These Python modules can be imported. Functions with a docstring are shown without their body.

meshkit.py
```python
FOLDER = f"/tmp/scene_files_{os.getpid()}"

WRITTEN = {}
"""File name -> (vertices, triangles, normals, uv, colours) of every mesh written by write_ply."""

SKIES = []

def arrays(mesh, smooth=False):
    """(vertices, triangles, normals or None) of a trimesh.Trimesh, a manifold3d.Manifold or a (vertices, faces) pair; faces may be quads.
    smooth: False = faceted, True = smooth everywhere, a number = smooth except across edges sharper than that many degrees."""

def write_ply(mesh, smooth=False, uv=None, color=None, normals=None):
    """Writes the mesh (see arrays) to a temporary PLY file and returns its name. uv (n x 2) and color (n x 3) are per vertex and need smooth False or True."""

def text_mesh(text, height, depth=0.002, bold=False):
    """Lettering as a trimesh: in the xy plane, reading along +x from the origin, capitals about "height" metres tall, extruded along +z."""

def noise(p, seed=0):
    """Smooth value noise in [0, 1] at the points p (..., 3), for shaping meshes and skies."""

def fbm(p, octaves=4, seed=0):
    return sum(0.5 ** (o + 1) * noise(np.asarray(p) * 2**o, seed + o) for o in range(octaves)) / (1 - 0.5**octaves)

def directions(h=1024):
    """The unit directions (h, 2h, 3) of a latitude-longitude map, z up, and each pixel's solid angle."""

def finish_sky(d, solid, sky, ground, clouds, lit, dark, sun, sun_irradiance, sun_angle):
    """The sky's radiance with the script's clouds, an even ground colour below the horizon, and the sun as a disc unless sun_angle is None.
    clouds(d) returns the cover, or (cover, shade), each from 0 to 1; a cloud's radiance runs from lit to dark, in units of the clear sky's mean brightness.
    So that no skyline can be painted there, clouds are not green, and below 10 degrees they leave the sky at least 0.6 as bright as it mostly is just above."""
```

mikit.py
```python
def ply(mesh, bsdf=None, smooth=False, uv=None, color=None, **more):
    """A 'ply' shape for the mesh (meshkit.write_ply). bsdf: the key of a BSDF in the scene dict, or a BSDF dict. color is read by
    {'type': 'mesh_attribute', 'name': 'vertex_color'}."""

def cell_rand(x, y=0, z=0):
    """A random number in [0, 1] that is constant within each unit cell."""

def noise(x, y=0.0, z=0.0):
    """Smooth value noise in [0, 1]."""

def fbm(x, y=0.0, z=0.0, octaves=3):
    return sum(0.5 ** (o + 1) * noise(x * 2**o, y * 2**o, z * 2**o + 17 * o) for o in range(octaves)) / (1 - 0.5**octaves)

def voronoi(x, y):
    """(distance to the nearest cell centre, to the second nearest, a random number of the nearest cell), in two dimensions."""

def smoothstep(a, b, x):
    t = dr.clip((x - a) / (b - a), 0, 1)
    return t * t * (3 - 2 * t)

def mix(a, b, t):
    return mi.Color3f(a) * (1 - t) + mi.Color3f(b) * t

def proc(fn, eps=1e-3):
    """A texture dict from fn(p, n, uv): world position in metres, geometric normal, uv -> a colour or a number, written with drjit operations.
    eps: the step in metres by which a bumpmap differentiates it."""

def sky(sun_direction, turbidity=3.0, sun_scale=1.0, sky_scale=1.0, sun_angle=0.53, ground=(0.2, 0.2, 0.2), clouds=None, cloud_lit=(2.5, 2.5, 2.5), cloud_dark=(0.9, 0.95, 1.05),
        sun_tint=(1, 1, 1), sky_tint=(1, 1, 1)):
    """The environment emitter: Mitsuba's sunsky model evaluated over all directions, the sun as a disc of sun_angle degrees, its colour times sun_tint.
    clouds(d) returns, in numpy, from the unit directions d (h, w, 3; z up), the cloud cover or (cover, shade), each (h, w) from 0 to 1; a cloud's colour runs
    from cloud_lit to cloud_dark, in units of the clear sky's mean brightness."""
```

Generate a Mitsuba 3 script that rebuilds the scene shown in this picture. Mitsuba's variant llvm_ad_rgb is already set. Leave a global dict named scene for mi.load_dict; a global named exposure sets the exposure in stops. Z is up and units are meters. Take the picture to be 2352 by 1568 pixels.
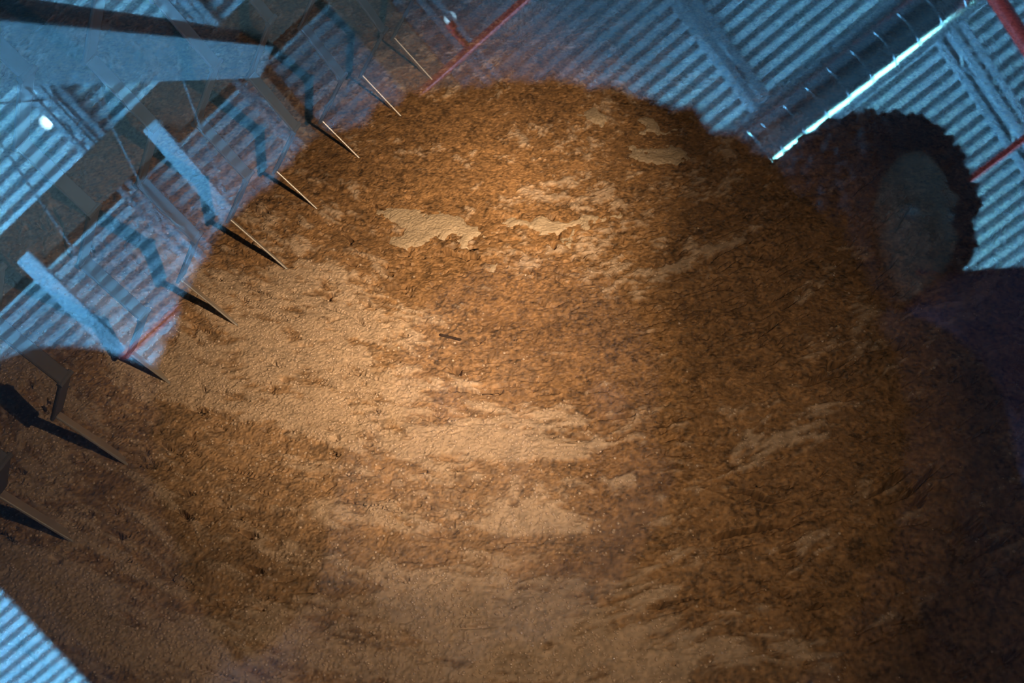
# A lauter tun seen through the inclined window in its conical roof: mash with the rake's knives below the glass,
# and, mirrored in the glass, the hall's corrugated steel ceiling and the people leaning over the window.
import math
import numpy as np
import trimesh
import manifold3d as m3
import mitsuba as mi
import drjit as dr
import mikit
import meshkit
from shapely.geometry import Polygon
from scipy.ndimage import gaussian_filter

T4 = mi.ScalarTransform4f
scene, labels = {}, {}
rng = np.random.default_rng(7)

# ------------------------------------------------------------------ camera, light, exposure
EYE = np.array([0.0, 0.0, 1.6])
DEP = math.radians(51.28)                                   # the camera looks this far below the horizon
FWD = np.array([0, math.cos(DEP), -math.sin(DEP)])
UP = np.array([0, math.sin(DEP), math.cos(DEP)])
FOCAL = 2100.0                                              # pixels, of a picture 2352 wide
scene['camera'] = {
    'type': 'thinlens', 'fov': math.degrees(2 * math.atan(1176 / FOCAL)), 'fov_axis': 'x',
    'aperture_radius': 0.0034, 'focus_distance': 1.9, 'near_clip': 0.01, 'far_clip': 200.0,
    'to_world': T4().look_at(origin=EYE.tolist(), target=(EYE + FWD).tolist(), up=UP.tolist()),
}
exposure = 0.0
LAMP = np.array([0.42, 0.30, 1.43])                         # the tun's inspection lamp, under the roof right of the window
WARM = np.array([1.0, 0.70, 0.43])
HOT = np.array([0.02, 1.87, 0.0])
MID = np.array([-0.218, 1.299, 0.0])
WIDE = np.array([-0.13, 1.25, 0.0])


def rgb(c):
    return {'type': 'rgb', 'value': [float(x) for x in c]}


def spot(target, power, beam, cutoff):
    return {'type': 'spot', 'intensity': rgb(WARM * power), 'beam_width': beam, 'cutoff_angle': cutoff, 'sampling_weight': 1.5,
            'to_world': T4().look_at(origin=LAMP.tolist(), target=target.tolist(), up=[0, 0, 1])}


scene['lamp_far_beam'] = spot(HOT, 28.5, 1.4, 12.0)
scene['lamp_core_beam'] = spot(MID, 21.5, 0.8, 19.4)
scene['lamp_wide_beam'] = spot(WIDE, 7.7, 2.9, 37.0)
DAY = np.array([0.16, 0.55, 1.0])                           # daylight, blue beside the warm lamp
WINDOW_SIDE, WINDOW_LEFT, WINDOW_FRONT = 96.0, 12.0, 76.0

# ------------------------------------------------------------------ helpers
KEYS = {}


def numbered(name):
    n = KEYS.get(name, 0)
    KEYS[name] = n + 1
    return name if n == 0 else f'{name}_{n:03d}'


def add(name, mesh, mat, parent=None, smooth=False, label=None, cat=None, group=None, kind=None, **more):
    """One shape of the scene; with a parent it is a part of it."""
    key = numbered(f'{parent}__{name}' if parent else name)
    scene[key] = mesh if isinstance(mesh, dict) else mikit.ply(mesh, mat, smooth=smooth, **more)
    say(key, label, cat, group, kind)
    return key


def say(key, label=None, cat=None, group=None, kind=None):
    d = {k: v for k, v in (('label', label), ('category', cat), ('group', group), ('kind', kind)) if v}
    if d:
        labels[key] = d


def thing(name, label, cat, group=None):
    key = numbered(name)
    say(key, label, cat, group)
    return key


def moved(shape, m):
    return {**shape, 'to_world': m}


def cat(ms):
    return trimesh.util.concatenate(ms)


def tri(man):
    m = man.to_mesh()
    return trimesh.Trimesh(m.vert_properties[:, :3], m.tri_verts, process=False)


def box(size, at=(0, 0, 0), bevel=0.0):
    """A box with chamfered edges (hull of three boxes)."""
    s = np.asarray(size, float) / 2
    b = min(bevel, 0.45 * 2 * s.min())
    pts = []
    for k in range(3):
        e = s - b
        e[k] = s[k]
        pts += [[x * e[0], y * e[1], z * e[2]] for x in (-1, 1) for y in (-1, 1) for z in (-1, 1)]
    return trimesh.convex.convex_hull(np.array(pts) + np.asarray(at, float))


def frame_of(a, b, up=(0, 0, 1)):
    """The rotation whose x axis runs from a to b, its z axis as near up as can be."""
    x = np.asarray(b, float) - a
    x /= np.linalg.norm(x)
    y = np.cross(up, x)
    y /= np.linalg.norm(y)
    return np.stack([x, y, np.cross(x, y)], 1)


def bar(a, b, wide, high, up=(0, 0, 1), bevel=0.0):
    a, b = np.asarray(a, float), np.asarray(b, float)
    m = box((np.linalg.norm(b - a), wide, high), bevel=bevel)
    t = np.eye(4)
    t[:3, :3], t[:3, 3] = frame_of(a, b, up), (a + b) / 2
    m.apply_transform(t)
    return m


def rod(a, b, r, sides=10):
    return trimesh.creation.cylinder(radius=r, segment=[a, b], sections=sides)


def lathe(profile, sides=32):
    return trimesh.creation.revolve(np.array(profile, float), sections=sides)


def aim(mesh, at, axis):
    """Turn a lathe's z axis to axis and put its origin at at."""
    z = np.asarray(axis, float) / np.linalg.norm(axis)
    x = np.cross(z, [0, 1, 0.3])
    x /= np.linalg.norm(x)
    t = np.eye(4)
    t[:3, :3], t[:3, 3] = np.stack([x, np.cross(z, x), z], 1), at
    mesh.apply_transform(t)
    return mesh


def limb(joints, refine=0.0, smooth=0):
    """A body from chains of (point, radius): hulls of spheres, joined, refined and smoothed."""
    def ball(p, r):
        return m3.Manifold.sphere(r, 16).translate(list(map(float, p)))
    total = m3.Manifold()
    for chain in joints:
        for (p, r), (q, s) in zip(chain[:-1], chain[1:]):
            total += m3.Manifold.batch_hull([ball(p, r), ball(q, s)])
    if refine:
        total = total.refine_to_length(refine)
    m = tri(total)
    m.merge_vertices()
    if smooth:
        trimesh.smoothing.filter_taubin(m, iterations=smooth)
    return m


# ------------------------------------------------------------------ materials
def proc(fn, eps=1e-3):
    return mikit.proc(fn, eps)


def principled(name, color, rough=0.5, metal=0.0, spec=0.5, two=True):
    b = {'type': 'principled', 'base_color': color if isinstance(color, dict) else rgb(color), 'roughness': rough,
         'metallic': metal, 'specular': spec}
    scene[name] = {'type': 'twosided', 'bsdf': b} if two else b


def mottled(a, b, scale, octaves=3):
    return proc(lambda p, n, uv: mikit.mix(a, b, mikit.noise(p.x * scale, p.y * scale, p.z * scale)))


def matt(name, color):
    scene[name] = {'type': 'twosided', 'bsdf': {'type': 'diffuse', 'reflectance': color if isinstance(color, dict) else rgb(color)}}


matt('deck_paint', mottled((0.66, 0.67, 0.68), (0.82, 0.83, 0.83), 1.7))
matt('joist_paint', (0.50, 0.51, 0.52))
matt('dark_brown', (0.105, 0.062, 0.045))  # one even dark brown for girder, cross beam and tray
matt('husk_brown', (0.05, 0.03, 0.018))
matt('pale_paint', (0.58, 0.60, 0.61))
matt('grey_paint', (0.19, 0.19, 0.19))
matt('wall_paint', (0.16, 0.165, 0.17))
matt('concrete', (0.10, 0.10, 0.097))
matt('hair_dark', (0.018, 0.014, 0.010))
matt('hair_grey', (0.045, 0.042, 0.045))
matt('skin', (0.19, 0.13, 0.105))
matt('jacket_plum', (0.095, 0.050, 0.070))
matt('jacket_black', (0.052, 0.036, 0.038))
matt('trousers_dark', (0.016, 0.018, 0.027))
matt('rubber', (0.02, 0.02, 0.02))
matt('eye_white', (0.22, 0.21, 0.20))
matt('lamp_glass', (0.8, 0.77, 0.7))
matt('shaded_steel', (0.115, 0.108, 0.100))  # knife bars above the tines: their shade put into a darker steel colour
principled('red_paint', (0.42, 0.016, 0.008), 0.4)
principled('duct_metal', (0.46, 0.47, 0.48), 0.22, 1.0)
principled('tun_steel', (0.22, 0.21, 0.20), 0.5, 1.0)
principled('knife_steel', (0.62, 0.59, 0.54), 0.36, 0.75)
scene['window_glass'] = {'type': 'thindielectric', 'int_ior': 2.2}
scene['foam_bubble'] = {'type': 'roughplastic', 'alpha': 0.05, 'int_ior': 2.6, 'nonlinear': False,
                        'diffuse_reflectance': rgb((0.58, 0.435, 0.305))}
scene['mash_wet'] = {'type': 'twosided', 'bsdf': {
    'type': 'bumpmap', 'scale': 1.0, 'bump': proc(lambda p, n, uv: 0.0026 * mikit.noise(p.x * 250, p.y * 250), 5e-4),
    'bsdf': {'type': 'principled', 'base_color': {'type': 'mesh_attribute', 'name': 'vertex_color'}, 'roughness': 0.6, 'specular': 0.3}}}

# ------------------------------------------------------------------ the glass and what it mirrors
# The roof of the tun slopes at the angle of the window; GN points from the camera down through the glass.
GN = np.array([0.0, 0.46386, -0.88591])
TILT = math.atan2(0.46386, 0.88591)
GP = EYE + GN * 0.10
SL = np.array([0.0, 0.88591, 0.46386])                      # up the slope


def look(px, py):
    d = FWD + np.array([1.0, 0, 0]) * (px - 1176) / FOCAL - UP * (py - 784) / FOCAL
    return d


def bounced(px, py):
    d = look(px, py)
    p = EYE + d * ((GP - EYE) @ GN) / (d @ GN)
    return p, d - 2 * (d @ GN) * GN


def overhead(px, py, z):
    """Where the mirrored ray of a point of the picture meets the height z."""
    p, r = bounced(px, py)
    return p + r * (z - p[2]) / r[2]


def mirrored(px, py, depth):
    """The place whose mirror image stands depth metres into the picture."""
    p, r = bounced(px, py)
    d = look(px, py)
    t = ((GP - EYE) @ GN) / (d @ GN)
    return p + r * (depth - t)


# ------------------------------------------------------------------ the hall: its own axes, s along the deck's ribs, t along the joists
RIB = math.radians(40.0)
PS = np.array([math.cos(RIB), math.sin(RIB), 0.0])
PT = np.array([-math.sin(RIB), math.cos(RIB), 0.0])
DECK = 10.6
S0, S1, T0, T1 = -13.0, 9.0, -10.5, 8.0
FLOOR = -1.4


def hall(s, t, z):
    return PS * s + PT * t + np.array([0, 0, z])


def st(px, py, z):
    p = overhead(px, py, z)
    return float(p @ PS), float(p @ PT)


HALL = np.eye(4)
HALL[:3, 0], HALL[:3, 1] = PS, PT


def in_hall(mesh):
    mesh.apply_transform(HALL)
    return mesh


# ceiling: sheets of corrugated steel deck
PITCH, RIBS = 0.137, 6


def deck_sheet(t0, n):
    prof = []
    for k in range(n):
        a = t0 + k * PITCH
        prof += [(a, 0.065), (a + 0.040, 0.065), (a + 0.056, 0.0), (a + 0.121, 0.0)]
    prof.append((t0 + n * PITCH + 0.004, 0.065))
    prof = np.array(prof)
    top = prof[::-1] + [0, 0.004]
    ring = np.vstack([prof, top])
    n_ = len(ring)
    v = np.vstack([np.column_stack([np.full(n_, s), ring[:, 0], DECK + ring[:, 1]]) for s in (S0, S1)])
    i = np.arange(n_)
    j = (i + 1) % n_
    f = np.vstack([np.stack([i, j, j + n_], 1), np.stack([i, j + n_, i + n_], 1)])
    return in_hall(trimesh.Trimesh(v, f, process=False))


say('ceiling', kind='structure', label='pale corrugated steel roof deck mirrored in the glass above the mash')
sheet = RIBS * PITCH
for k in range(int((T1 - T0) / sheet) + 1):
    add('deck_sheet', deck_sheet(T0 + k * sheet, RIBS), 'deck_paint', 'ceiling')
add('roof_board', in_hall(box((S1 - S0, T1 - T0 + 1, 0.05), ((S0 + S1) / 2, (T0 + T1) / 2, DECK + 0.12))), 'concrete', 'ceiling')

# walls and floor of the hall
HZ = DECK + 0.1 - FLOOR
MIDZ = (DECK + 0.1 + FLOOR) / 2
for name, size, at in (
        ('wall_left', (0.2, T1 - T0 + 0.4, HZ), (S0 - 0.1, (T0 + T1) / 2, MIDZ)),
        ('wall_right', (0.2, T1 - T0 + 0.4, HZ), (S1 + 0.1, (T0 + T1) / 2, MIDZ)),
        ('wall_front', (S1 - S0, 0.2, HZ), ((S0 + S1) / 2, T1 + 0.1, MIDZ)),
        ('wall_back', (S1 - S0, 0.2, HZ), ((S0 + S1) / 2, T0 - 0.1, MIDZ))):
    add(name, in_hall(box(size, at)), 'wall_paint', kind='structure')
add('floor', in_hall(box((S1 - S0 + 0.4, T1 - T0 + 0.4, 0.2), ((S0 + S1) / 2, (T0 + T1) / 2, FLOOR - 0.1))), 'concrete', kind='structure')


# high windows, daylight in them
def hall_window(name, along, c, half, wall, z0, z1, power, panes):
    say(name, kind='structure')
    inward = 1.0 if wall < 0 else -1.0
    def put(size_a, size_z, a, z, deep, off):
        if along == 's':
            return in_hall(box((size_a, deep, size_z), (a, wall + inward * off, z), 0.005))
        return in_hall(box((deep, size_a, size_z), (wall + inward * off, a, z), 0.005))
    w = 2 * half / panes
    key = add('pane', put(2 * half, z1 - z0, c, (z0 + z1) / 2, 0.02, 0.03), 'daylight', name)
    scene[key]['emitter'] = {'type': 'area', 'radiance': rgb(DAY * power), 'sampling_weight': 1.3}
    for k in range(panes):
        a = c - half + (k + 0.5) * w
        add('mullion', put(0.10, z1 - z0, a - w / 2, (z0 + z1) / 2, 0.10, 0.05), 'grey_paint', name)
    add('sill', put(2 * half + 0.2, 0.12, c, z0, 0.16, 0.08), 'grey_paint', name)
    add('head', put(2 * half + 0.2, 0.12, c, z1, 0.16, 0.08), 'grey_paint', name)


matt('daylight', (0.5, 0.5, 0.5))
hall_window('window_1', 's', -3.2, 9.4, T0, 5.8, 8.8, WINDOW_SIDE, 9)
hall_window('window_2', 't', 0.0, 5.0, S0, 4.6, 8.8, WINDOW_LEFT, 5)
hall_window('window_4', 's', -8.0, 4.6, T1, 5.0, 8.6, WINDOW_FRONT, 5)

# open-web joists across the ribs
JZ = DECK - 0.42
web_r = 0.016


def joist(s, label, mat='joist_paint', width=0.17):
    j = thing('roof_joist', label, 'roof joist')
    for side in (-1, 1):
        add('bottom_chord', in_hall(box((width * 0.36, T1 - T0, 0.05), (s + side * width * 0.32, (T0 + T1) / 2, JZ), 0.004)), mat, j)
        add('top_chord', in_hall(box((width * 0.36, T1 - T0, 0.05), (s + side * width * 0.32, (T0 + T1) / 2, DECK - 0.03), 0.004)), mat, j)
    step = 0.46
    a, b = rod((0, 0, JZ), (0, step, DECK - 0.04), web_r, 6), rod((0, step, DECK - 0.04), (0, 2 * step, JZ), web_r, 6)
    pa, pb = mikit.ply(a, mat, smooth=40), mikit.ply(b, mat, smooth=40)
    n = int((T1 - T0) / (2 * step))
    for k in range(n):
        m = T4(HALL.tolist()) @ T4().translate([s, T0 + 2 * step * k, 0])
        add('web_rod', moved(pa, m), None, j)
        add('web_rod', moved(pb, m), None, j)
    return j


def s_at(px, py, z=JZ):
    return st(px, py, z)[0]


joist(s_at(1670, 122), 'grey open-web roof joist mirrored between the red pipe and the silver duct')
joist(s_at(1058, 92), 'grey open-web roof joist mirrored right behind the forked end of the red pipe')
joist(s_at(2275, 180), 'grey lattice roof joist mirrored right of the silver duct, beside the thick red pipe')
joist(s_at(98, 230), 'pale open-web roof joist mirrored under the steel post, a bright lamp beside it')
joist(s_at(425, 30), 'short stretch of roof joist mirrored above the steel post at the top edge', 'joist_paint', 0.2)

# dark girder along the ribs and cross strips
GZ = DECK - 0.75


def beam(name, a, b, wide, high, mat, label, category, flanges=True):
    """An I-beam hung between two points of the mirrored ceiling."""
    a, b = np.array(a, float), np.array(b, float)
    k = thing(name, label, category)
    if flanges:
        add('bottom_flange', bar(a, b, wide, 0.03, bevel=0.004), mat, k)
        add('top_flange', bar(a + [0, 0, high], b + [0, 0, high], wide, 0.03, bevel=0.004), mat, k)
        add('web', bar(a + [0, 0, high / 2], b + [0, 0, high / 2], 0.025, high - 0.03), mat, k)
    else:
        add('tray', bar(a + [0, 0, high / 2], b + [0, 0, high / 2], wide, high, bevel=0.01), mat, k)
        L = np.linalg.norm(b - a)
        for q in np.arange(0.4, L, 1.5):
            p = a + (b - a) * q / L
            add('hanger', rod(p + [0, 0, high], [p[0], p[1], DECK + 0.01], 0.008, 6), mat, k)
    return k


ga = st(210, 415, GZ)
beam('roof_girder', hall(S0 + 0.1, ga[1], GZ), hall(S1 - 0.1, ga[1], GZ), 0.40, 0.5, 'dark_brown',
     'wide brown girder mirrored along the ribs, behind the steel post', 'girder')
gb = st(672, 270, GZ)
beam('cross_beam', hall(gb[0], T0 + 0.1, GZ), hall(gb[0], ga[1] - 0.24, GZ), 0.15, 0.4, 'dark_brown',
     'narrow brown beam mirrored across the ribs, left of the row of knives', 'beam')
gd = st(930, 130, GZ)  # the tray here is invented, to give the dark band beside the joist
beam('invented_tray', hall(gd[0], st(1060, 215, GZ)[1] - 0.6, GZ), hall(gd[0], T1 - 0.2, GZ), 0.42, 0.12, 'dark_brown',
     'wide brown invented tray mirrored beside the joist, over the farthest knife', 'service tray', False)
p1a, p1b = st(352, 285, GZ), st(520, 480, GZ)
beam('light_trunking', hall(p1b[0], p1b[1] - 0.25, GZ - 0.1), hall(p1a[0], p1a[1], GZ - 0.1), 0.17, 0.05, 'pale_paint',
     'pale blue flat trunking mirrored from the brown girder down to the middle knives', 'trunking', False)
p2a, p2b = st(62, 585, GZ), st(345, 850, GZ)
beam('light_trunking', hall(p2b[0], p2b[1] - 1.2, GZ - 0.1), hall(p2a[0], p2a[1], GZ - 0.1), 0.17, 0.05, 'pale_paint',
     'pale blue flat trunking mirrored lower left, running down to the shoulder and the red pipe', 'trunking', False)

# steel post that carries the girder
post_at = overhead(575, 124, GZ)
post = thing('steel_post', 'grey steel post mirrored across the upper left corner, two broad flat faces', 'post')
ang = math.radians(64)
PX, PY = np.array([math.cos(ang), math.sin(ang), 0]), np.array([-math.sin(ang), math.cos(ang), 0])


def post_box(size, at, mat, name):
    m = box(size, at, 0.006)
    t = np.eye(4)
    t[:3, 0], t[:3, 1], t[:3, 3] = PX, PY, [post_at[0], post_at[1], 0]
    m.apply_transform(t)
    add(name, m, mat, post)


hp = GZ - FLOOR
post_box((0.30, 0.025, hp), (0, 0.15, FLOOR + hp / 2), 'grey_paint', 'flange')
post_box((0.30, 0.025, hp), (0, -0.15, FLOOR + hp / 2), 'grey_paint', 'flange')
post_box((0.025, 0.28, hp), (0.05, 0, FLOOR + hp / 2), 'grey_paint', 'web')
post_box((0.62, 0.62, 0.04), (0, 0, FLOOR + 0.02), 'grey_paint', 'base_plate')

# silver spiral duct, in sections
DZ = DECK - 0.75
d1, d2 = st(1650, 400, DZ), st(2160, 0, DZ)
DT, DR = (st(1752, 322, DZ)[1] + d2[1]) / 2, 0.27
duct = thing('silver_duct', 'round silver ventilation duct mirrored upper right, a bright highlight along it', 'duct')
sec = 0.235
prof = [(DR - 0.02, 0), (DR, 0.0), (DR + 0.012, 0.006), (DR + 0.012, 0.016), (DR, 0.024), (DR, sec), (DR - 0.02, sec)]
m = lathe(prof, 40)
m.apply_transform(trimesh.transformations.rotation_matrix(math.pi / 2, [0, 1, 0]))
sp = mikit.ply(m, 'duct_metal', smooth=40)
sa, sb = d1[0] - 3.0, S1 - 0.05
for k in range(int((sb - sa) / sec)):
    add('section', moved(sp, T4(HALL.tolist()) @ T4().translate([sa + k * sec, DT, DZ])), None, duct)
for q in np.arange(sa + 1.0, sb, 2.4):
    hm = trimesh.creation.torus(DR + 0.018, 0.012, major_sections=28, minor_sections=6)
    hm.apply_transform(trimesh.transformations.rotation_matrix(math.pi / 2, [0, 1, 0]))
    hm.apply_translation([q, DT, DZ])
    hm = cat([hm, rod((q, DT, DZ + DR), (q, DT, DECK + 0.01), 0.008, 6)])
    add('hanger', in_hall(hm), 'duct_metal', duct, smooth=40)


# thin stay cables under the girder
for a_, b_, lab in (((165, 105), (372, 520), 'thin pale stay cable mirrored over the brown girder, second from the left edge'),
                    ((370, 45), (520, 455), 'thin pale stay cable mirrored between post and knives, third from the left edge'),
                    ((-60, 240), (215, 640), 'thin pale stay cable mirrored nearest the left edge, crossing the bright ribs')):
    k = thing('stay_cable', lab, 'cable')
    p, q = overhead(*a_, DECK - 1.5), overhead(*b_, DECK - 1.0)
    u = (q - p) / np.linalg.norm(q - p)
    add('wire', rod(p, q, 0.009, 8), 'grey_paint', k, smooth=40)
    for e, sg in ((p, 1), (q, -1)):
        add('clamp', rod(e, e + u * sg * 0.12, 0.018, 10), 'grey_paint', k, smooth=40)
    add('end_rod', rod(q, [q[0], q[1], DECK + 0.01], 0.008, 6), 'grey_paint', k)
    add('end_rod', rod(p, [p[0], p[1], DECK + 0.01], 0.008, 6), 'grey_paint', k)


# red sprinkler pipes
def pipe(a, b, r, label, couplings=(), drop=None):
    a, b = np.array(a, float), np.array(b, float)
    k = thing('sprinkler_pipe', label, 'pipe')
    add('run', rod(a, b, r, 16), 'red_paint', k, smooth=40)
    u = (b - a) / np.linalg.norm(b - a)
    for q in couplings:
        p = a + (b - a) * q
        add('coupling', rod(p - u * 0.07, p + u * 0.07, r * 1.5, 16), 'red_paint', k, smooth=40)
    if drop is not None:
        p = np.array(drop, float)
        add('branch', rod(p, p + PT * 0.22 - PS * 0.02, r * 0.8, 12), 'red_paint', k, smooth=40)
        add('sprinkler', rod(p + PT * 0.2, p + PT * 0.27, r * 1.2, 12), 'red_paint', k, smooth=40)
    return k


RZ = DECK - 0.92
r1, r4 = st(1100, 75, RZ), st(355, 773, RZ)
drop_at = st(1068, 98, RZ)
tt = (r1[1] + r4[1]) / 2
pipe(hall(S0 + 0.2, tt, RZ), hall(S1 - 0.1, tt, RZ), 0.034, 'long red sprinkler pipe mirrored along the ribs from the lower left to the top', (0.2, 0.5, 0.8), hall(drop_at[0], tt, RZ))
r2 = st(2320, 45, RZ - 0.25)
pipe(hall(r2[0], T0 + 0.2, RZ - 0.25), hall(r2[0], T1 - 0.1, RZ - 0.25), 0.062, 'thick red sprinkler main mirrored in the upper right corner', (0.35, 0.55, 0.8))
r3 = st(2330, 335, RZ)
pipe(hall(r3[0] - 0.6, r3[1], RZ), hall(S1 - 0.1, r3[1], RZ), 0.03, 'short red pipe mirrored at the right edge above the second head', (0.4,))

# bright bay lamp behind the left joist, and two small ones
def bay_lamp(px, py, z, label, r=0.10, power=20.0):
    p = overhead(px, py, z)
    k = thing('bay_lamp', label, 'lamp')
    shade = lathe([(0.02, 0.16), (r * 0.5, 0.14), (r * 1.05, 0.0), (r * 0.98, 0.0), (r * 0.45, 0.125), (0.0, 0.14)], 24)
    shade.apply_translation(p)
    add('shade', shade, 'pale_paint', k, smooth=40)
    bulb = trimesh.creation.icosphere(2, r * 0.6)
    bulb.apply_translation(p + [0, 0, 0.03])
    key = add('bulb', bulb, 'lamp_glass', k, smooth=True)
    scene[key]['emitter'] = {'type': 'area', 'radiance': rgb(np.array([0.45, 0.78, 1.0]) * power), 'sampling_weight': 0.1}
    add('rod', rod(p + [0, 0, 0.14], [p[0], p[1], DECK + 0.01], 0.008, 6), 'grey_paint', k)


bay_lamp(106, 281, DECK - 0.30, 'small bright lamp mirrored beside the pale joist at the left edge', 0.07, 14.0)
bay_lamp(1034, 42, DECK - 0.30, 'tiny cyan lamp mirrored at the top, between joist and red pipe', 0.06, 5.0)

# ------------------------------------------------------------------ the tun: wall, conical roof, window
AX = np.array([0.03, 2.45, 0.0])
TR, EAVE, SLOPE = 2.6, 1.375, math.tan(TILT)


def roof_z(x, y):
    return EAVE + (TR - math.hypot(x - AX[0], y - AX[1])) * SLOPE


say('tun', 'steel tun with a conical roof around the brown mash', 'tun')
KEYS['tun'] = 1
wallm = m3.Manifold.cylinder(2.5, TR + 0.03, TR + 0.03, 120) - m3.Manifold.cylinder(2.6, TR, TR, 120).translate([0, 0, 0.05])
wallm = wallm.translate([AX[0], AX[1], EAVE - 2.5])
add('shell', tri(wallm), 'tun_steel', 'tun', smooth=40)
cone = m3.CrossSection([[(0.12, TR * SLOPE - 0.12 * SLOPE), (TR + 0.06, -0.06 * SLOPE), (TR + 0.06, 0.02 - 0.06 * SLOPE), (0.12, TR * SLOPE + 0.02 - 0.12 * SLOPE)]])
cone = m3.Manifold.revolve(cone, 120).translate([AX[0], AX[1], EAVE])
HW, LO, HI = 0.36, -0.17, 0.30                              # the window: half width, and how far it runs down and up the slope
GR = np.eye(4)
GR[:3, 1], GR[:3, 2], GR[:3, 3] = SL, -GN, GP


def on_window(m):
    m.apply_transform(GR)
    return m


cut = on_window(box((2 * HW + 0.04, HI - LO + 0.04, 0.5), (0, (LO + HI) / 2, 0)))
cutm = m3.Manifold(m3.Mesh(np.asarray(cut.vertices, np.float32), np.asarray(cut.faces, np.uint32)))
add('roof', tri(cone - cutm), 'tun_steel', 'tun', smooth=25)
say('window_3', kind='structure', label='clear glass of the tun window, mirroring the hall over the mash')
add('pane', on_window(trimesh.Trimesh([[-HW, LO, 0], [HW, LO, 0], [HW, HI, 0], [-HW, HI, 0]], [[0, 1, 2], [0, 2, 3]], process=False)), 'window_glass', 'window_3')
for name, size, at in (('side_rail', (0.05, HI - LO + 0.1, 0.13), (-HW - 0.025, (LO + HI) / 2, -0.035)), ('side_rail', (0.05, HI - LO + 0.1, 0.13), (HW + 0.025, (LO + HI) / 2, -0.035)),
                       ('cross_rail', (2 * HW, 0.05, 0.13), (0, LO - 0.025, -0.035)), ('cross_rail', (2 * HW, 0.05, 0.13), (0, HI + 0.025, -0.035))):
    add(name, on_window(box(size, at, 0.008)), 'tun_steel', 'window_3')

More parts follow.
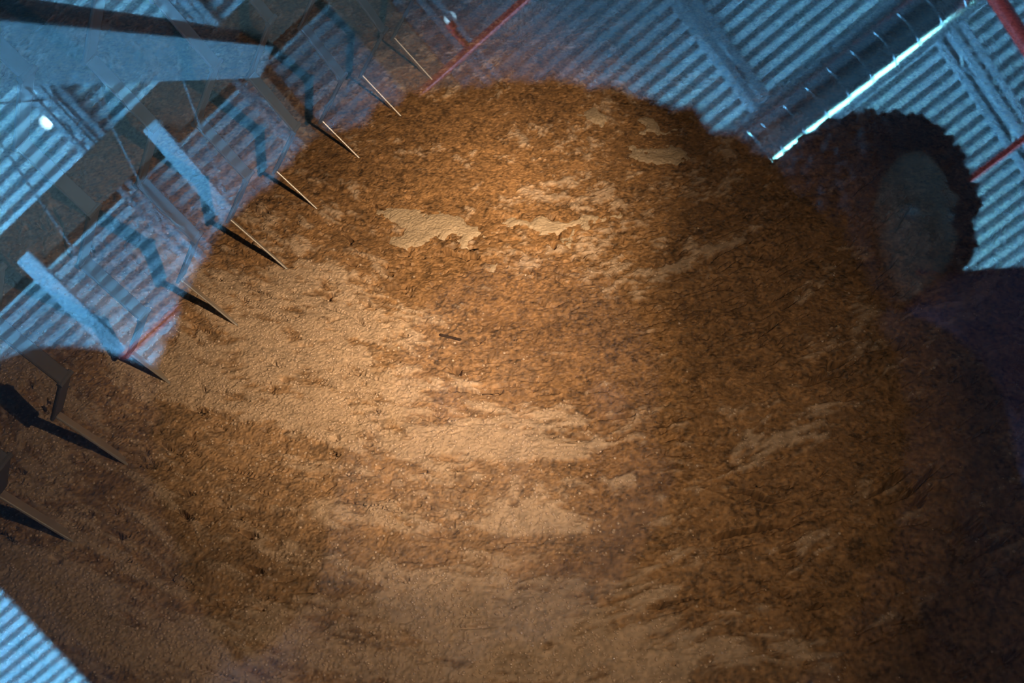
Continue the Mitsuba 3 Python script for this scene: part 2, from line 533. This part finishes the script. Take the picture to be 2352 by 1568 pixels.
# the lamp under the roof
lamp = thing('tun_lamp', 'round warm inspection lamp under the tun roof beside the window', 'lamp')
la = WIDE - LAMP
la /= np.linalg.norm(la)
add('housing', aim(lathe([(0.0, -0.12), (0.035, -0.12), (0.05, -0.09), (0.055, -0.01), (0.048, -0.01), (0.046, -0.07), (0.0, -0.08)], 28), LAMP - la * 0.012, la), 'tun_steel', lamp, smooth=40)
lk = add('lens', aim(lathe([(0.0, -0.022), (0.046, -0.022), (0.046, -0.016), (0.0, -0.016)], 28), LAMP - la * 0.012, la), 'lamp_glass', lamp, smooth=40)
scene[lk]['emitter'] = {'type': 'area', 'radiance': rgb(WARM * 93), 'sampling_weight': 1.0}
lt = LAMP - la * 0.12
add('bracket', rod(lt, [lt[0], lt[1], roof_z(lt[0], lt[1]) + 0.005], 0.012, 10), 'tun_steel', lamp, smooth=40)

# ------------------------------------------------------------------ the mash
STEP = 0.0030
X0, X1, Y0, Y1 = -1.70, 1.70, 0.45, 2.78


def ridged(p, seed, octaves=3):
    out, amp = 0, 1.0
    for o in range(octaves):
        out = out + amp * (1 - np.abs(2 * meshkit.noise(p * 2 ** o, seed + o) - 1))
        amp *= 0.5
    return out / (2 - 0.5 ** (octaves - 1))


def smooth01(a, b, x):
    t = np.clip((x - a) / (b - a), 0, 1)
    return t * t * (3 - 2 * t)


def polar(x, y):
    return np.hypot(x - AX[0], y - AX[1]), np.arctan2(x - AX[0], -(y - AX[1]))


# streaks of foam (+) and of bare grains (-) that the rake has left: centre, half length, half width, strength
STREAKS = [(-0.13, 1.170, 0.19, 0.030, 0.34), (-0.09, 1.010, 0.25, 0.030, 0.30), (-0.10, 1.265, 0.13, 0.050, -0.42), (-0.04, 1.136, 0.12, 0.016, -0.34), (0.10, 1.003, 0.10, 0.028, 0.30),
           (0.06, 0.962, 0.20, 0.016, -0.30), (0.13, 0.915, 0.11, 0.040, 0.22), (0.05, 0.770, 0.22, 0.024, -0.34), (0.02, 0.815, 0.24, 0.022, 0.26), (-0.35, 1.20, 0.20, 0.022, -0.26), (-0.50, 1.02, 0.18, 0.03, -0.24),
           (-0.33, 0.90, 0.20, 0.02, -0.26), (-0.42, 0.70, 0.18, 0.02, -0.24), (-0.30, 1.42, 0.16, 0.03, -0.2)]


def foam_cover(x, y):
    """How far foam covers the grains, 0 to 1: streaks drawn out along the rake's circles, most of it at the near left."""
    r, a = polar(x, y)
    q = np.stack([x, y, 0 * x], -1)
    warp = 0.16 * (meshkit.fbm(q * 2.6, 3, 41) - 0.5)
    streak = meshkit.fbm(np.stack([(r + warp) * 9.0, a * 2.6, 0 * r], -1), 4, 11)
    patch = meshkit.fbm(np.stack([x * 5.5 + 3, y * 7.5, 0 * x], -1), 4, 21)
    torn = meshkit.fbm(np.stack([(r + warp) * 34, a * 16, 0 * r], -1), 4, 31)
    # the foam lies where the rake has passed: near side and left, thinning out to the right and beyond
    e = -0.02 + 0.8 * (1.2 - y) - x
    where = smooth01(-0.20, 0.30, e + 0.5 * (patch - 0.5)) * smooth01(1.85, 1.15, y + 0.5 * (patch - 0.5))
    fine = meshkit.fbm(np.stack([(r + warp) * 110, a * 60, 0 * r], -1), 3, 33)
    v = 0.5 + 1.05 * (streak - 0.5) + 0.35 * (patch - 0.5) + 1.05 * (torn - 0.5) + 0.75 * (fine - 0.5)
    for sx, sy, lx, ly, w in STREAKS:
        bend = 0.35 * (x - sx) ** 2 + 0.30 * (x - sx) * (sx - AX[0])
        v = v + w * np.exp(-((x - sx) / lx) ** 2 - ((y - sy - bend + warp * 0.5) / ly) ** 2)
    return where * 0.22 + (1 - 0.22 * where) * smooth01(0.34, 0.74, v + 0.34 * (where - 0.80))


def mash_height(x, y, foam):
    r, a = polar(x, y)
    q = np.stack([x, y, 0 * x], -1)
    h = 0.010 * (meshkit.fbm(np.stack([r * 7, a * 2.0, 0 * r], -1), 3, 51) - 0.5)
    calm = smooth01(2.0, 1.2, y)
    h = h + (0.0045 + 0.0055 * calm) * (1 - 0.5 * foam) * (meshkit.fbm(q * 20, 4, 61) - 0.5)
    crackable = smooth01(2.05, 1.55, y + 0.25 * (meshkit.noise(q * 3, 71) - 0.5)) * (1 - 0.6 * foam)
    wob = 0.02 * (meshkit.fbm(q * 9, 2, 81) - 0.5)
    c1 = ridged(np.stack([(r + wob) * 24, a * 5.5, 0 * r], -1), 91, 2)
    c2 = ridged(np.stack([(r + wob) * 60, a * 17, 0 * r], -1), 95, 2)
    some = smooth01(0.36, 0.56, meshkit.fbm(q * 6.5, 2, 99))
    h = h - crackable * (0.034 * some * smooth01(0.91, 0.985, c1) + 0.009 * smooth01(0.84, 0.96, c2) * smooth01(0.3, 0.6, some + 0.3))
    grain = meshkit.fbm(q * 60, 2, 101) - 0.5
    h = h + (0.0045 * (1 - foam) + 0.0012 * foam) * grain
    return h + 0.004 * foam


gx, gy = np.arange(X0, X1, STEP), np.arange(Y0, Y1, STEP)
MX, MY = np.meshgrid(gx, gy)
FO = foam_cover(MX, MY)
MZ = mash_height(MX, MY, FO)
edge_fade = smooth01(0, 0.05, np.minimum(np.minimum(MX - X0, X1 - MX), np.minimum(MY - Y0, Y1 - MY)))
MZ *= edge_fade
V = np.stack([MX, MY, MZ], -1).reshape(-1, 3)
ny, nx = MX.shape
ii = (np.arange(ny - 1)[:, None] * nx + np.arange(nx - 1)[None]).ravel()
Fm = np.vstack([np.stack([ii, ii + 1, ii + nx + 1], 1), np.stack([ii, ii + nx + 1, ii + nx], 1)])
tone = meshkit.fbm(V * 8, 3, 111)[:, None]
speck = meshkit.fbm(V @ np.array([[0.8, 0.6, 0], [-0.6, 0.8, 0], [0, 0, 1.0]]) * 170, 2, 121)[:, None]
clod = meshkit.fbm(V * 48, 2, 127)[:, None]
grain_c = np.array([0.24, 0.135, 0.058]) * np.clip(1 + 0.5 * (tone - 0.5) + 1.9 * (speck - 0.5) + 0.7 * (clod - 0.5), 0.3, 1.9)
foam_c = np.array([0.44, 0.325, 0.222]) * np.clip(1 + 0.3 * (tone - 0.5) + 0.75 * (speck - 0.5) + 0.35 * (clod - 0.5), 0.5, 1.5)
fo = FO.reshape(-1, 1)
VC = grain_c * (1 - fo) + foam_c * fo
say('mash', 'brown wet mash of grains with cracks and tan foam, filling the tun below the glass', 'mash', kind='stuff')
KEYS['mash'] = 1
add('surface', trimesh.Trimesh(V, Fm, process=False), 'mash_wet', 'mash', smooth=True, color=np.clip(VC, 0, 1), kind='stuff')
# the rest of the round surface out to the wall, coarser
nr = 160
ring = np.array([(AX[0] + (TR - 0.004) * math.cos(t), AX[1] + (TR - 0.004) * math.sin(t)) for t in np.linspace(0, 2 * math.pi, nr, endpoint=False)])
cxy = np.array([(X0 + gx[-1]) / 2, (Y0 + gy[-1]) / 2])
hs = np.array([(gx[-1] - X0) / 2, (gy[-1] - Y0) / 2])
dirs = ring - cxy
edge = cxy + dirs / np.maximum(np.abs(dirs[:, 0]) / hs[0], np.abs(dirs[:, 1]) / hs[1])[:, None]
rows = [edge + (ring - edge) * q for q in np.linspace(0, 1, 14)]
rv = np.vstack(rows)
rz = 0.012 * (meshkit.fbm(np.column_stack([rv * 9, 0 * rv[:, 0]]), 3, 141) - 0.5)
rz[:nr] = 0
i0 = np.arange(nr)
rf = np.vstack([np.vstack([np.stack([k * nr + i0, (k + 1) * nr + i0, (k + 1) * nr + (i0 + 1) % nr], 1), np.stack([k * nr + i0, (k + 1) * nr + (i0 + 1) % nr, k * nr + (i0 + 1) % nr], 1)]) for k in range(13)])
om = trimesh.Trimesh(np.column_stack([rv, rz]), rf, process=False)
if om.face_normals[:, 2].mean() < 0:
    om.invert()
add('rim', om, 'mash_wet', 'mash', smooth=True, color=np.tile([[0.24, 0.135, 0.058]], (len(om.vertices), 1)))


def mash_z(x, y):
    i = np.clip(np.rint((np.asarray(x) - X0) / STEP).astype(int), 0, nx - 1)
    j = np.clip(np.rint((np.asarray(y) - Y0) / STEP).astype(int), 0, ny - 1)
    return MZ[j, i]


CALM = gaussian_filter(MZ, 5)


def calm_z(x, y):
    i = np.clip(np.rint((np.asarray(x) - X0) / STEP).astype(int), 0, nx - 1)
    j = np.clip(np.rint((np.asarray(y) - Y0) / STEP).astype(int), 0, ny - 1)
    return np.maximum(CALM[j, i] + 0.0012, MZ[j, i] - 0.0015)


def foam_at(x, y):
    i = np.clip(np.rint((np.asarray(x) - X0) / STEP).astype(int), 0, nx - 1)
    j = np.clip(np.rint((np.asarray(y) - Y0) / STEP).astype(int), 0, ny - 1)
    return FO[j, i]


# pale islands of thick foam on the far side
def on_mash(px, py):
    d = look(px, py)
    return (EYE + d * EYE[2] / -d[2])[:2]


def foam_patch(pts, label, seed, group=None):
    p = np.array([on_mash(*q) for q in pts])
    P = Polygon(p).buffer(0)
    x0, y0, x1, y1 = P.buffer(0.03).bounds
    st_ = 0.004
    X, Y = np.meshgrid(np.arange(x0, x1, st_), np.arange(y0, y1, st_))
    q = np.stack([X, Y, 0 * X], -1)
    wx = X + 0.10 * (meshkit.fbm(q * 22, 4, seed) - 0.5)
    wy = Y + 0.10 * (meshkit.fbm(q * 22, 4, seed + 5) - 0.5)
    from shapely import points, distance, contains
    pt = points(wx.ravel(), wy.ravel())
    sd = np.where(contains(P, pt), distance(P.exterior, pt), -distance(P.exterior, pt)).reshape(X.shape)
    sd = sd - 0.020 * np.clip(meshkit.fbm(q * 14, 3, seed + 9) - 0.52, 0, 1) * 6
    h = np.where(sd > 0, 0.0036 * smooth01(0, 0.018, sd), -0.004)
    Z = calm_z(X, Y) + h
    n_y, n_x = X.shape
    k = (np.arange(n_y - 1)[:, None] * n_x + np.arange(n_x - 1)[None]).ravel()
    f = np.vstack([np.stack([k, k + 1, k + n_x + 1], 1), np.stack([k, k + n_x + 1, k + n_x], 1)])
    keep = (h.ravel()[f] > -0.001).any(1)
    m = trimesh.Trimesh(np.stack([X, Y, Z], -1).reshape(-1, 3), f[keep], process=False)
    m.remove_unreferenced_vertices()
    c = np.array([0.43, 0.335, 0.225]) * (0.86 + 0.24 * meshkit.fbm(m.vertices * 20, 3, seed + 2)[:, None])
    add('foam_patch', m, 'mash_wet', smooth=True, color=c, label=label, cat='foam', group=group)


foam_patch([(868, 480), (930, 474), (1010, 488), (1080, 512), (1112, 530), (1090, 575), (1060, 570), (1020, 540), (980, 545), (935, 570), (900, 545), (905, 520)],
           'largest pale foam island, torn at its lower edge, above the middle of the mash', 301)
foam_patch([(1150, 520), (1230, 500), (1330, 495), (1420, 492), (1370, 515), (1300, 522), (1210, 532)], 'long thin pale foam streak right of the largest foam island', 311)
foam_patch([(1330, 245), (1370, 250), (1408, 272), (1402, 284), (1365, 280), (1345, 272)], 'small bright foam fleck at the far edge of the mash, uppermost of the pale flecks', 321)
foam_patch([(1425, 345), (1480, 342), (1560, 345), (1592, 356), (1570, 372), (1520, 368), (1480, 378), (1445, 362)], 'flat pale foam fleck on the far right of the mash below a duller one', 331)
foam_patch([(1455, 285), (1500, 265), (1545, 285), (1550, 310), (1500, 318), (1470, 325), (1462, 305)], 'dull blurred foam fleck between two brighter flecks on the far right of the mash', 341)
foam_patch([(1110, 575), (1150, 572), (1165, 595), (1140, 605), (1115, 592)], 'small pale foam blot just below and right of the largest island', 351)
foam_patch([(1290, 540), (1318, 530), (1312, 562), (1288, 555)], 'tiny pale foam blot below the long foam streak', 361)

# bubbles on the foam
NB = 18000
bx, by = rng.uniform(-1.45, 1.3, NB * 4), rng.uniform(0.5, 2.3, NB * 4)
br_ = 0.0013 + 0.0023 * rng.random(NB * 4) ** 2
den = foam_at(bx, by) * smooth01(1.75, 1.15, by) * (0.35 + 0.9 * meshkit.fbm(np.stack([bx * 7, by * 7, 0 * bx], -1), 3, 131))
keep = rng.random(NB * 4) < den
bx, by, br_ = bx[keep][:NB], by[keep][:NB], br_[keep][:NB]
dome = trimesh.creation.icosphere(1, 1.0)
dv = np.array(dome.vertices)
top = (dv[dome.faces].mean(1)[:, 2] > -0.15)
df = dome.faces[top]
BV = (dv[None] * br_[:, None, None] * [1, 1, 0.7] + np.stack([bx, by, mash_z(bx, by) + 0.0003], -1)[:, None]).reshape(-1, 3)
BF = (df[None] + (np.arange(len(bx)) * len(dv))[:, None, None]).reshape(-1, 3)
add('foam_bubbles', trimesh.Trimesh(BV, BF, process=False), 'foam_bubble', smooth=True, kind='stuff',
    label='tiny glistening bubbles on the tan foam in the near half of the mash', cat='bubbles')

# one dark husk afloat near the glow
hx = on_mash(1035, 777)
hm = box((0.052, 0.006, 0.004), bevel=0.002)
hm.apply_transform(trimesh.transformations.rotation_matrix(math.radians(-18), [0, 0, 1]))
hm.apply_translation([hx[0], hx[1], mash_z(hx[0], hx[1]) + 0.006])
add('husk', hm, 'husk_brown', label='thin dark husk lying on the mash just above the bright glow', cat='husk')

# ------------------------------------------------------------------ the rake: shaft, arm, knives
OUT = np.array([-0.353, -0.936, 0.0])                        # from the axis along the arm
OUT /= np.linalg.norm(OUT)
TAN = np.array([0.955, -0.295, 0.0])                         # the way the tines' tips point
RADIAL = np.array([0.295, 0.955, 0.0])
ARMZ = 1.02
rake = thing('rake', 'steel rake shaft and arm over the mash, carrying the row of knives', 'rake')
add('shaft', rod((AX[0], AX[1], ARMZ - 0.1), (AX[0], AX[1], roof_z(AX[0], AX[1]) - 0.07), 0.05, 28), 'tun_steel', rake, smooth=40)
arm0 = AX + [0, 0, ARMZ]
a_dir = np.array([-0.86 - 0.09, 0.70, 0]) - np.array([-0.29, 2.38, 0])
a_dir /= np.linalg.norm(a_dir)
side = np.array([-0.32, 2.33, ARMZ])
add('arm', bar(side - a_dir * 0.12, side + a_dir * 2.1, 0.09, 0.12, bevel=0.01), 'tun_steel', rake)
add('hub', rod(arm0 - [0, 0, 0.12], arm0 + [0, 0, 0.12], 0.11, 28), 'tun_steel', rake, smooth=40)
add('stub', bar(arm0, side, 0.09, 0.10, bevel=0.01), 'tun_steel', rake)
TIPS = [(-0.848, 0.806), (-0.789, 0.976), (-0.750, 1.179), (-0.632, 1.339), (-0.551, 1.519), (-0.509, 1.730), (-0.418, 1.922), (-0.325, 2.107), (-0.243, 2.270)]
RISE = [0.112, 0.118, 0.070, 0.115, 0.122, 0.092, 0.095, 0.103, 0.112]
WORDS = ['steel rake knife nearest the viewer, cut by the left edge', 'steel rake knife second from the near end, over a dark shadow', 'steel rake knife third from the near end, its tip beside the red pipe\'s lower end',
         'steel rake knife fourth from the near end, above the bubbly foam', 'steel rake knife in the middle of the row', 'steel rake knife fourth from the far end, left of the pale foam',
         'steel rake knife third from the far end', 'steel rake knife second from the far end, at the upper left of the mash', 'steel rake knife farthest away, a speck beyond its tip']
DOWN = np.array([0.6364, -0.1963, -0.7459])
EDGEW = np.array([-0.10, 0.62, -0.70])                       # the tine's flat side lies along this
EDGEW -= DOWN * (EDGEW @ DOWN)
EDGEW /= np.linalg.norm(EDGEW)


def strip(a, b, w, wide, thick):
    """A flat bar from a to b, its width along w."""
    u = b - a
    u /= np.linalg.norm(u)
    w = w - u * (w @ u)
    w /= np.linalg.norm(w)
    return bar(a, b, thick, wide, up=w, bevel=thick * 0.3)


for (tx, ty), rise, word in zip(TIPS, RISE, WORDS):
    k = thing('rake_knife', word, 'rake knife', 'knives on the rake arm')
    tip = np.array([tx, ty, 0.0])
    e1 = tip - DOWN * rise / 0.7459
    add('tine', strip(tip + DOWN * 0.09, e1, EDGEW, 0.034, 0.005), 'knife_steel', k)
    flat = TAN * np.hypot(DOWN[0], DOWN[1])
    p, sgn, zz = e1, 1.0, rise
    n = 0
    while zz < ARMZ - 0.06:
        dz = min(0.15 if sgn > 0 else 0.13, ARMZ - 0.03 - zz)
        q = p + flat * sgn * (0.128) + [0, 0, dz]
        add('bent_bar', strip(p, q, RADIAL, 0.036 if sgn > 0 else 0.03, 0.007), 'shaded_steel', k)
        add('bend', rod(q - RADIAL * 0.018, q + RADIAL * 0.018, 0.006, 8), 'shaded_steel', k)
        p, sgn, zz = q, -sgn, zz + dz
        n += 1

# ------------------------------------------------------------------ the people over the window
FEET = 0.455


def shag(center, radii, seed, spikes=0.02, sub=5, keepout=None):
    """A shaggy head of hair: an ellipsoid whose surface stands up in locks."""
    m = trimesh.creation.icosphere(sub, 1.0)
    v = np.array(m.vertices)
    lock = ridged(v * 7.0, seed, 3)
    fine = meshkit.noise(v * 38, seed + 3)
    if keepout is not None:
        face = smooth01(0.50, 0.78, v @ keepout)
    else:
        face = 0
    r = 1 + (spikes * (lock - 0.5) * 2.2 + spikes * 0.9 * (fine - 0.3)) / np.mean(radii) - 0.62 * face
    m.vertices = v * r[:, None] * radii + center
    return m


def build_head(k, c, face, radius, hair_mat, hair_radii, seed, chin):
    """Head of radius, looking along face; chin: the direction from the crown to the chin."""
    face = face / np.linalg.norm(face)
    chin = chin - face * (chin @ face)
    chin /= np.linalg.norm(chin)
    sidev = np.cross(face, chin)
    R = np.stack([sidev, face, -chin], 1)
    def put(m):
        m.vertices = np.array(m.vertices) @ R.T + c
        return m
    s = radius / 0.1
    skull = limb([[((0, -0.005 * s, 0.022 * s), 0.086 * s), ((0, 0.022 * s, -0.045 * s), 0.060 * s), ((0, 0.046 * s, -0.088 * s), 0.027 * s)],
                  [((0, 0.072 * s, 0.012 * s), 0.012 * s), ((0, 0.100 * s, -0.026 * s), 0.011 * s), ((0, 0.078 * s, -0.034 * s), 0.016 * s)],
                  [((-0.046 * s, 0.050 * s, -0.030 * s), 0.024 * s), ((-0.020 * s, 0.052 * s, -0.074 * s), 0.022 * s), ((0.020 * s, 0.052 * s, -0.074 * s), 0.022 * s), ((0.046 * s, 0.050 * s, -0.030 * s), 0.024 * s)],
                  [((-0.040 * s, 0.066 * s, 0.026 * s), 0.014 * s), ((0.040 * s, 0.066 * s, 0.026 * s), 0.014 * s)],
                  [((-0.086 * s, -0.005 * s, 0.014 * s), 0.012 * s), ((-0.088 * s, -0.010 * s, -0.035 * s), 0.010 * s)],
                  [((0.086 * s, -0.005 * s, 0.014 * s), 0.012 * s), ((0.088 * s, -0.010 * s, -0.035 * s), 0.010 * s)]], 0.010, 5)
    add('head', put(skull), 'skin', k, smooth=True)
    for sx in (-1, 1):
        e = trimesh.creation.icosphere(2, 0.012 * s)
        e.apply_translation([sx * 0.034 * s, 0.0665 * s, 0.004 * s])
        add('eye', put(e), 'eye_white', k, smooth=True)
    mouth = box((0.045 * s, 0.012 * s, 0.008 * s), (0, 0.072 * s, -0.068 * s), 0.003 * s)
    add('mouth', put(mouth), 'jacket_plum', k)
    add('hair', shag(c - face * 0.012, hair_radii, seed, 0.012, 5, face), hair_mat, k, smooth=True)


def hand(wrist, toward, palm_normal, s=1.0):
    """A palm, four curled fingers and a thumb that leaves the side of the palm."""
    u = toward / np.linalg.norm(toward)
    n = palm_normal - u * (palm_normal @ u)
    n /= np.linalg.norm(n)
    w = np.cross(u, n)
    pt = lambda a, b, c: wrist + u * a * s + w * b * s + n * c * s
    chains = [[(pt(0, 0, 0), 0.026 * s), (pt(0.08, 0.022, 0), 0.015 * s)], [(pt(0, 0, 0), 0.026 * s), (pt(0.08, -0.026, 0), 0.015 * s)],
              [(pt(0.08, 0.022, 0), 0.015 * s), (pt(0.08, -0.026, 0), 0.015 * s)]]
    for b, L in ((0.031, 0.92), (0.011, 1.0), (-0.010, 0.95), (-0.031, 0.76)):
        chains.append([(pt(0.075, b, 0), 0.0095 * s), (pt(0.075 + 0.042 * L, b * 1.15, 0.006), 0.009 * s), (pt(0.075 + 0.066 * L, b * 1.2, 0.022), 0.0082 * s), (pt(0.075 + 0.074 * L, b * 1.2, 0.04), 0.0075 * s)])
    chains.append([(pt(0.018, 0.026, 0.004), 0.013 * s), (pt(0.05, 0.052, 0.018), 0.0105 * s), (pt(0.078, 0.058, 0.03), 0.009 * s)])
    return limb(chains, 0.006, 4)


# photographer: shaggy head straight behind the lens, shoulders round it, arms on the roof beside the window
k = thing('person', 'dark outline of a person with a large shaggy round head leaning over the glass', 'person')
hc = mirrored(1213, 975, 0.43)
build_head(k, hc, GN, 0.088, 'hair_dark', np.array([0.157, 0.150, 0.142]), 401, np.array([0, -1.0, -0.4]))
shL, shR = mirrored(150, 1060, 0.55), mirrored(1990, 1000, 0.56)
neck = hc + np.array([0.0, -0.11, -0.01])
chest = mirrored(1000, 1640, 0.60)
hip = np.array([0.02, -0.62, 1.33])
elL, elR = mirrored(640, 1640, 0.52), np.array([0.27, -0.40, 1.68])
wrL, wrR = mirrored(820, 1560, 0.36), np.array([0.18, -0.23, 1.47])
kneeL, kneeR = np.array([-0.11, -0.60, 0.90]), np.array([0.14, -0.62, 0.90])
ftL, ftR = np.array([-0.12, -0.70, FEET + 0.05]), np.array([0.15, -0.72, FEET + 0.05])
jacket = limb([[(neck, 0.085), (chest, 0.13)], [(shL, 0.072), (mirrored(790, 1700, 0.60), 0.085)], [(shR, 0.08), (chest, 0.13)], [(shL, 0.07), (neck, 0.07)], [(shR, 0.075), (neck, 0.07)], [(chest, 0.15), (hip, 0.155)],
               [(shL, 0.068), (elL, 0.052), (wrL, 0.040)], [(shR, 0.075), (elR, 0.052), (wrR, 0.040)]], 0.03, 8)
add('jacket', jacket, 'jacket_black', k, smooth=True)
add('trousers', limb([[(hip, 0.15), (kneeL, 0.075), (ftL, 0.055)], [(hip, 0.15), (kneeR, 0.075), (ftR, 0.055)]], 0.03, 6), 'trousers_dark', k, smooth=True)
for f in (ftL, ftR):
    add('shoe', limb([[(f + [0, -0.03, -0.005], 0.045), (f + [0, 0.15, -0.012], 0.038)]], 0.02, 3), 'rubber', k, smooth=True)
add('hand', hand(wrL, np.array([0.35, 0.85, 0.45]), np.array([0.3, -0.3, 0.9])), 'skin', k, smooth=True)
add('hand', hand(wrR + np.array([0, 0.02, 0.0]), SL + np.array([-0.1, 0, -0.12]), GN), 'skin', k, smooth=True)

# companion at the right, head turned to the window
k = thing('person', 'blurred smaller outline of a person, pale cheek showing, below the silver duct', 'person')
hc2 = mirrored(2025, 505, 0.80)
build_head(k, hc2, np.array([0.50, 0.16, -0.85]), 0.066, 'hair_grey', np.array([0.086, 0.082, 0.080]), 431, np.array([0.1, -1.0, -0.5]))
sh2L, sh2R = mirrored(2330, 900, 0.86), mirrored(2850, 760, 0.92)
neck2 = hc2 + np.array([0.06, -0.10, -0.05])
chest2 = (sh2L + sh2R) / 2 + np.array([-0.02, -0.10, -0.10])
hip2 = np.array([0.66, -0.72, 1.36])
el2L, el2R = np.array([0.56, -0.44, 1.82]), np.array([0.86, -0.42, 1.80])
wr2L, wr2R = np.array([0.58, -0.22, 1.50]), np.array([0.78, -0.20, 1.48])
kn2L, kn2R = np.array([0.58, -0.70, 0.90]), np.array([0.80, -0.68, 0.90])
ft2L, ft2R = np.array([0.58, -0.80, FEET + 0.05]), np.array([0.82, -0.76, FEET + 0.05])
add('jacket', limb([[(neck2, 0.06), (chest2, 0.13)], [(sh2L, 0.085), (chest2, 0.13)], [(sh2R, 0.085), (chest2, 0.13)], [(sh2L, 0.08), (neck2, 0.065)], [(sh2R, 0.08), (neck2, 0.065)],
                    [(chest2, 0.15), (hip2, 0.16)], [(sh2L, 0.08), (el2L, 0.055), (wr2L, 0.04)], [(sh2R, 0.08), (el2R, 0.055), (wr2R, 0.04)]], 0.03, 8), 'jacket_plum', k, smooth=True)
add('trousers', limb([[(hip2, 0.15), (kn2L, 0.075), (ft2L, 0.055)], [(hip2, 0.15), (kn2R, 0.075), (ft2R, 0.055)]], 0.03, 6), 'trousers_dark', k, smooth=True)
for f in (ft2L, ft2R):
    add('shoe', limb([[(f + [0, -0.03, -0.005], 0.045), (f + [0, 0.15, -0.012], 0.038)]], 0.02, 3), 'rubber', k, smooth=True)
for w, out in ((wr2L, -1), (wr2R, 1)):
    add('hand', hand(w + np.array([0, 0.02, 0.0]), SL + np.array([-0.1 * out, 0, -0.12]), GN), 'skin', k, smooth=True)

# the platform they stand on
plat = thing('platform', 'steel platform beside the tun on which the two people stand', 'platform')
add('deck_plate', box((3.2, 1.5, 0.06), (0.2, -1.05, FEET - 0.036), 0.01), 'grey_paint', plat)
for lx in (-1.2, 1.6):
    for ly in (-1.7, -0.4):
        add('leg', box((0.1, 0.1, FEET - 0.06 - FLOOR), (lx, ly, (FEET - 0.06 + FLOOR) / 2), 0.008), 'grey_paint', plat)
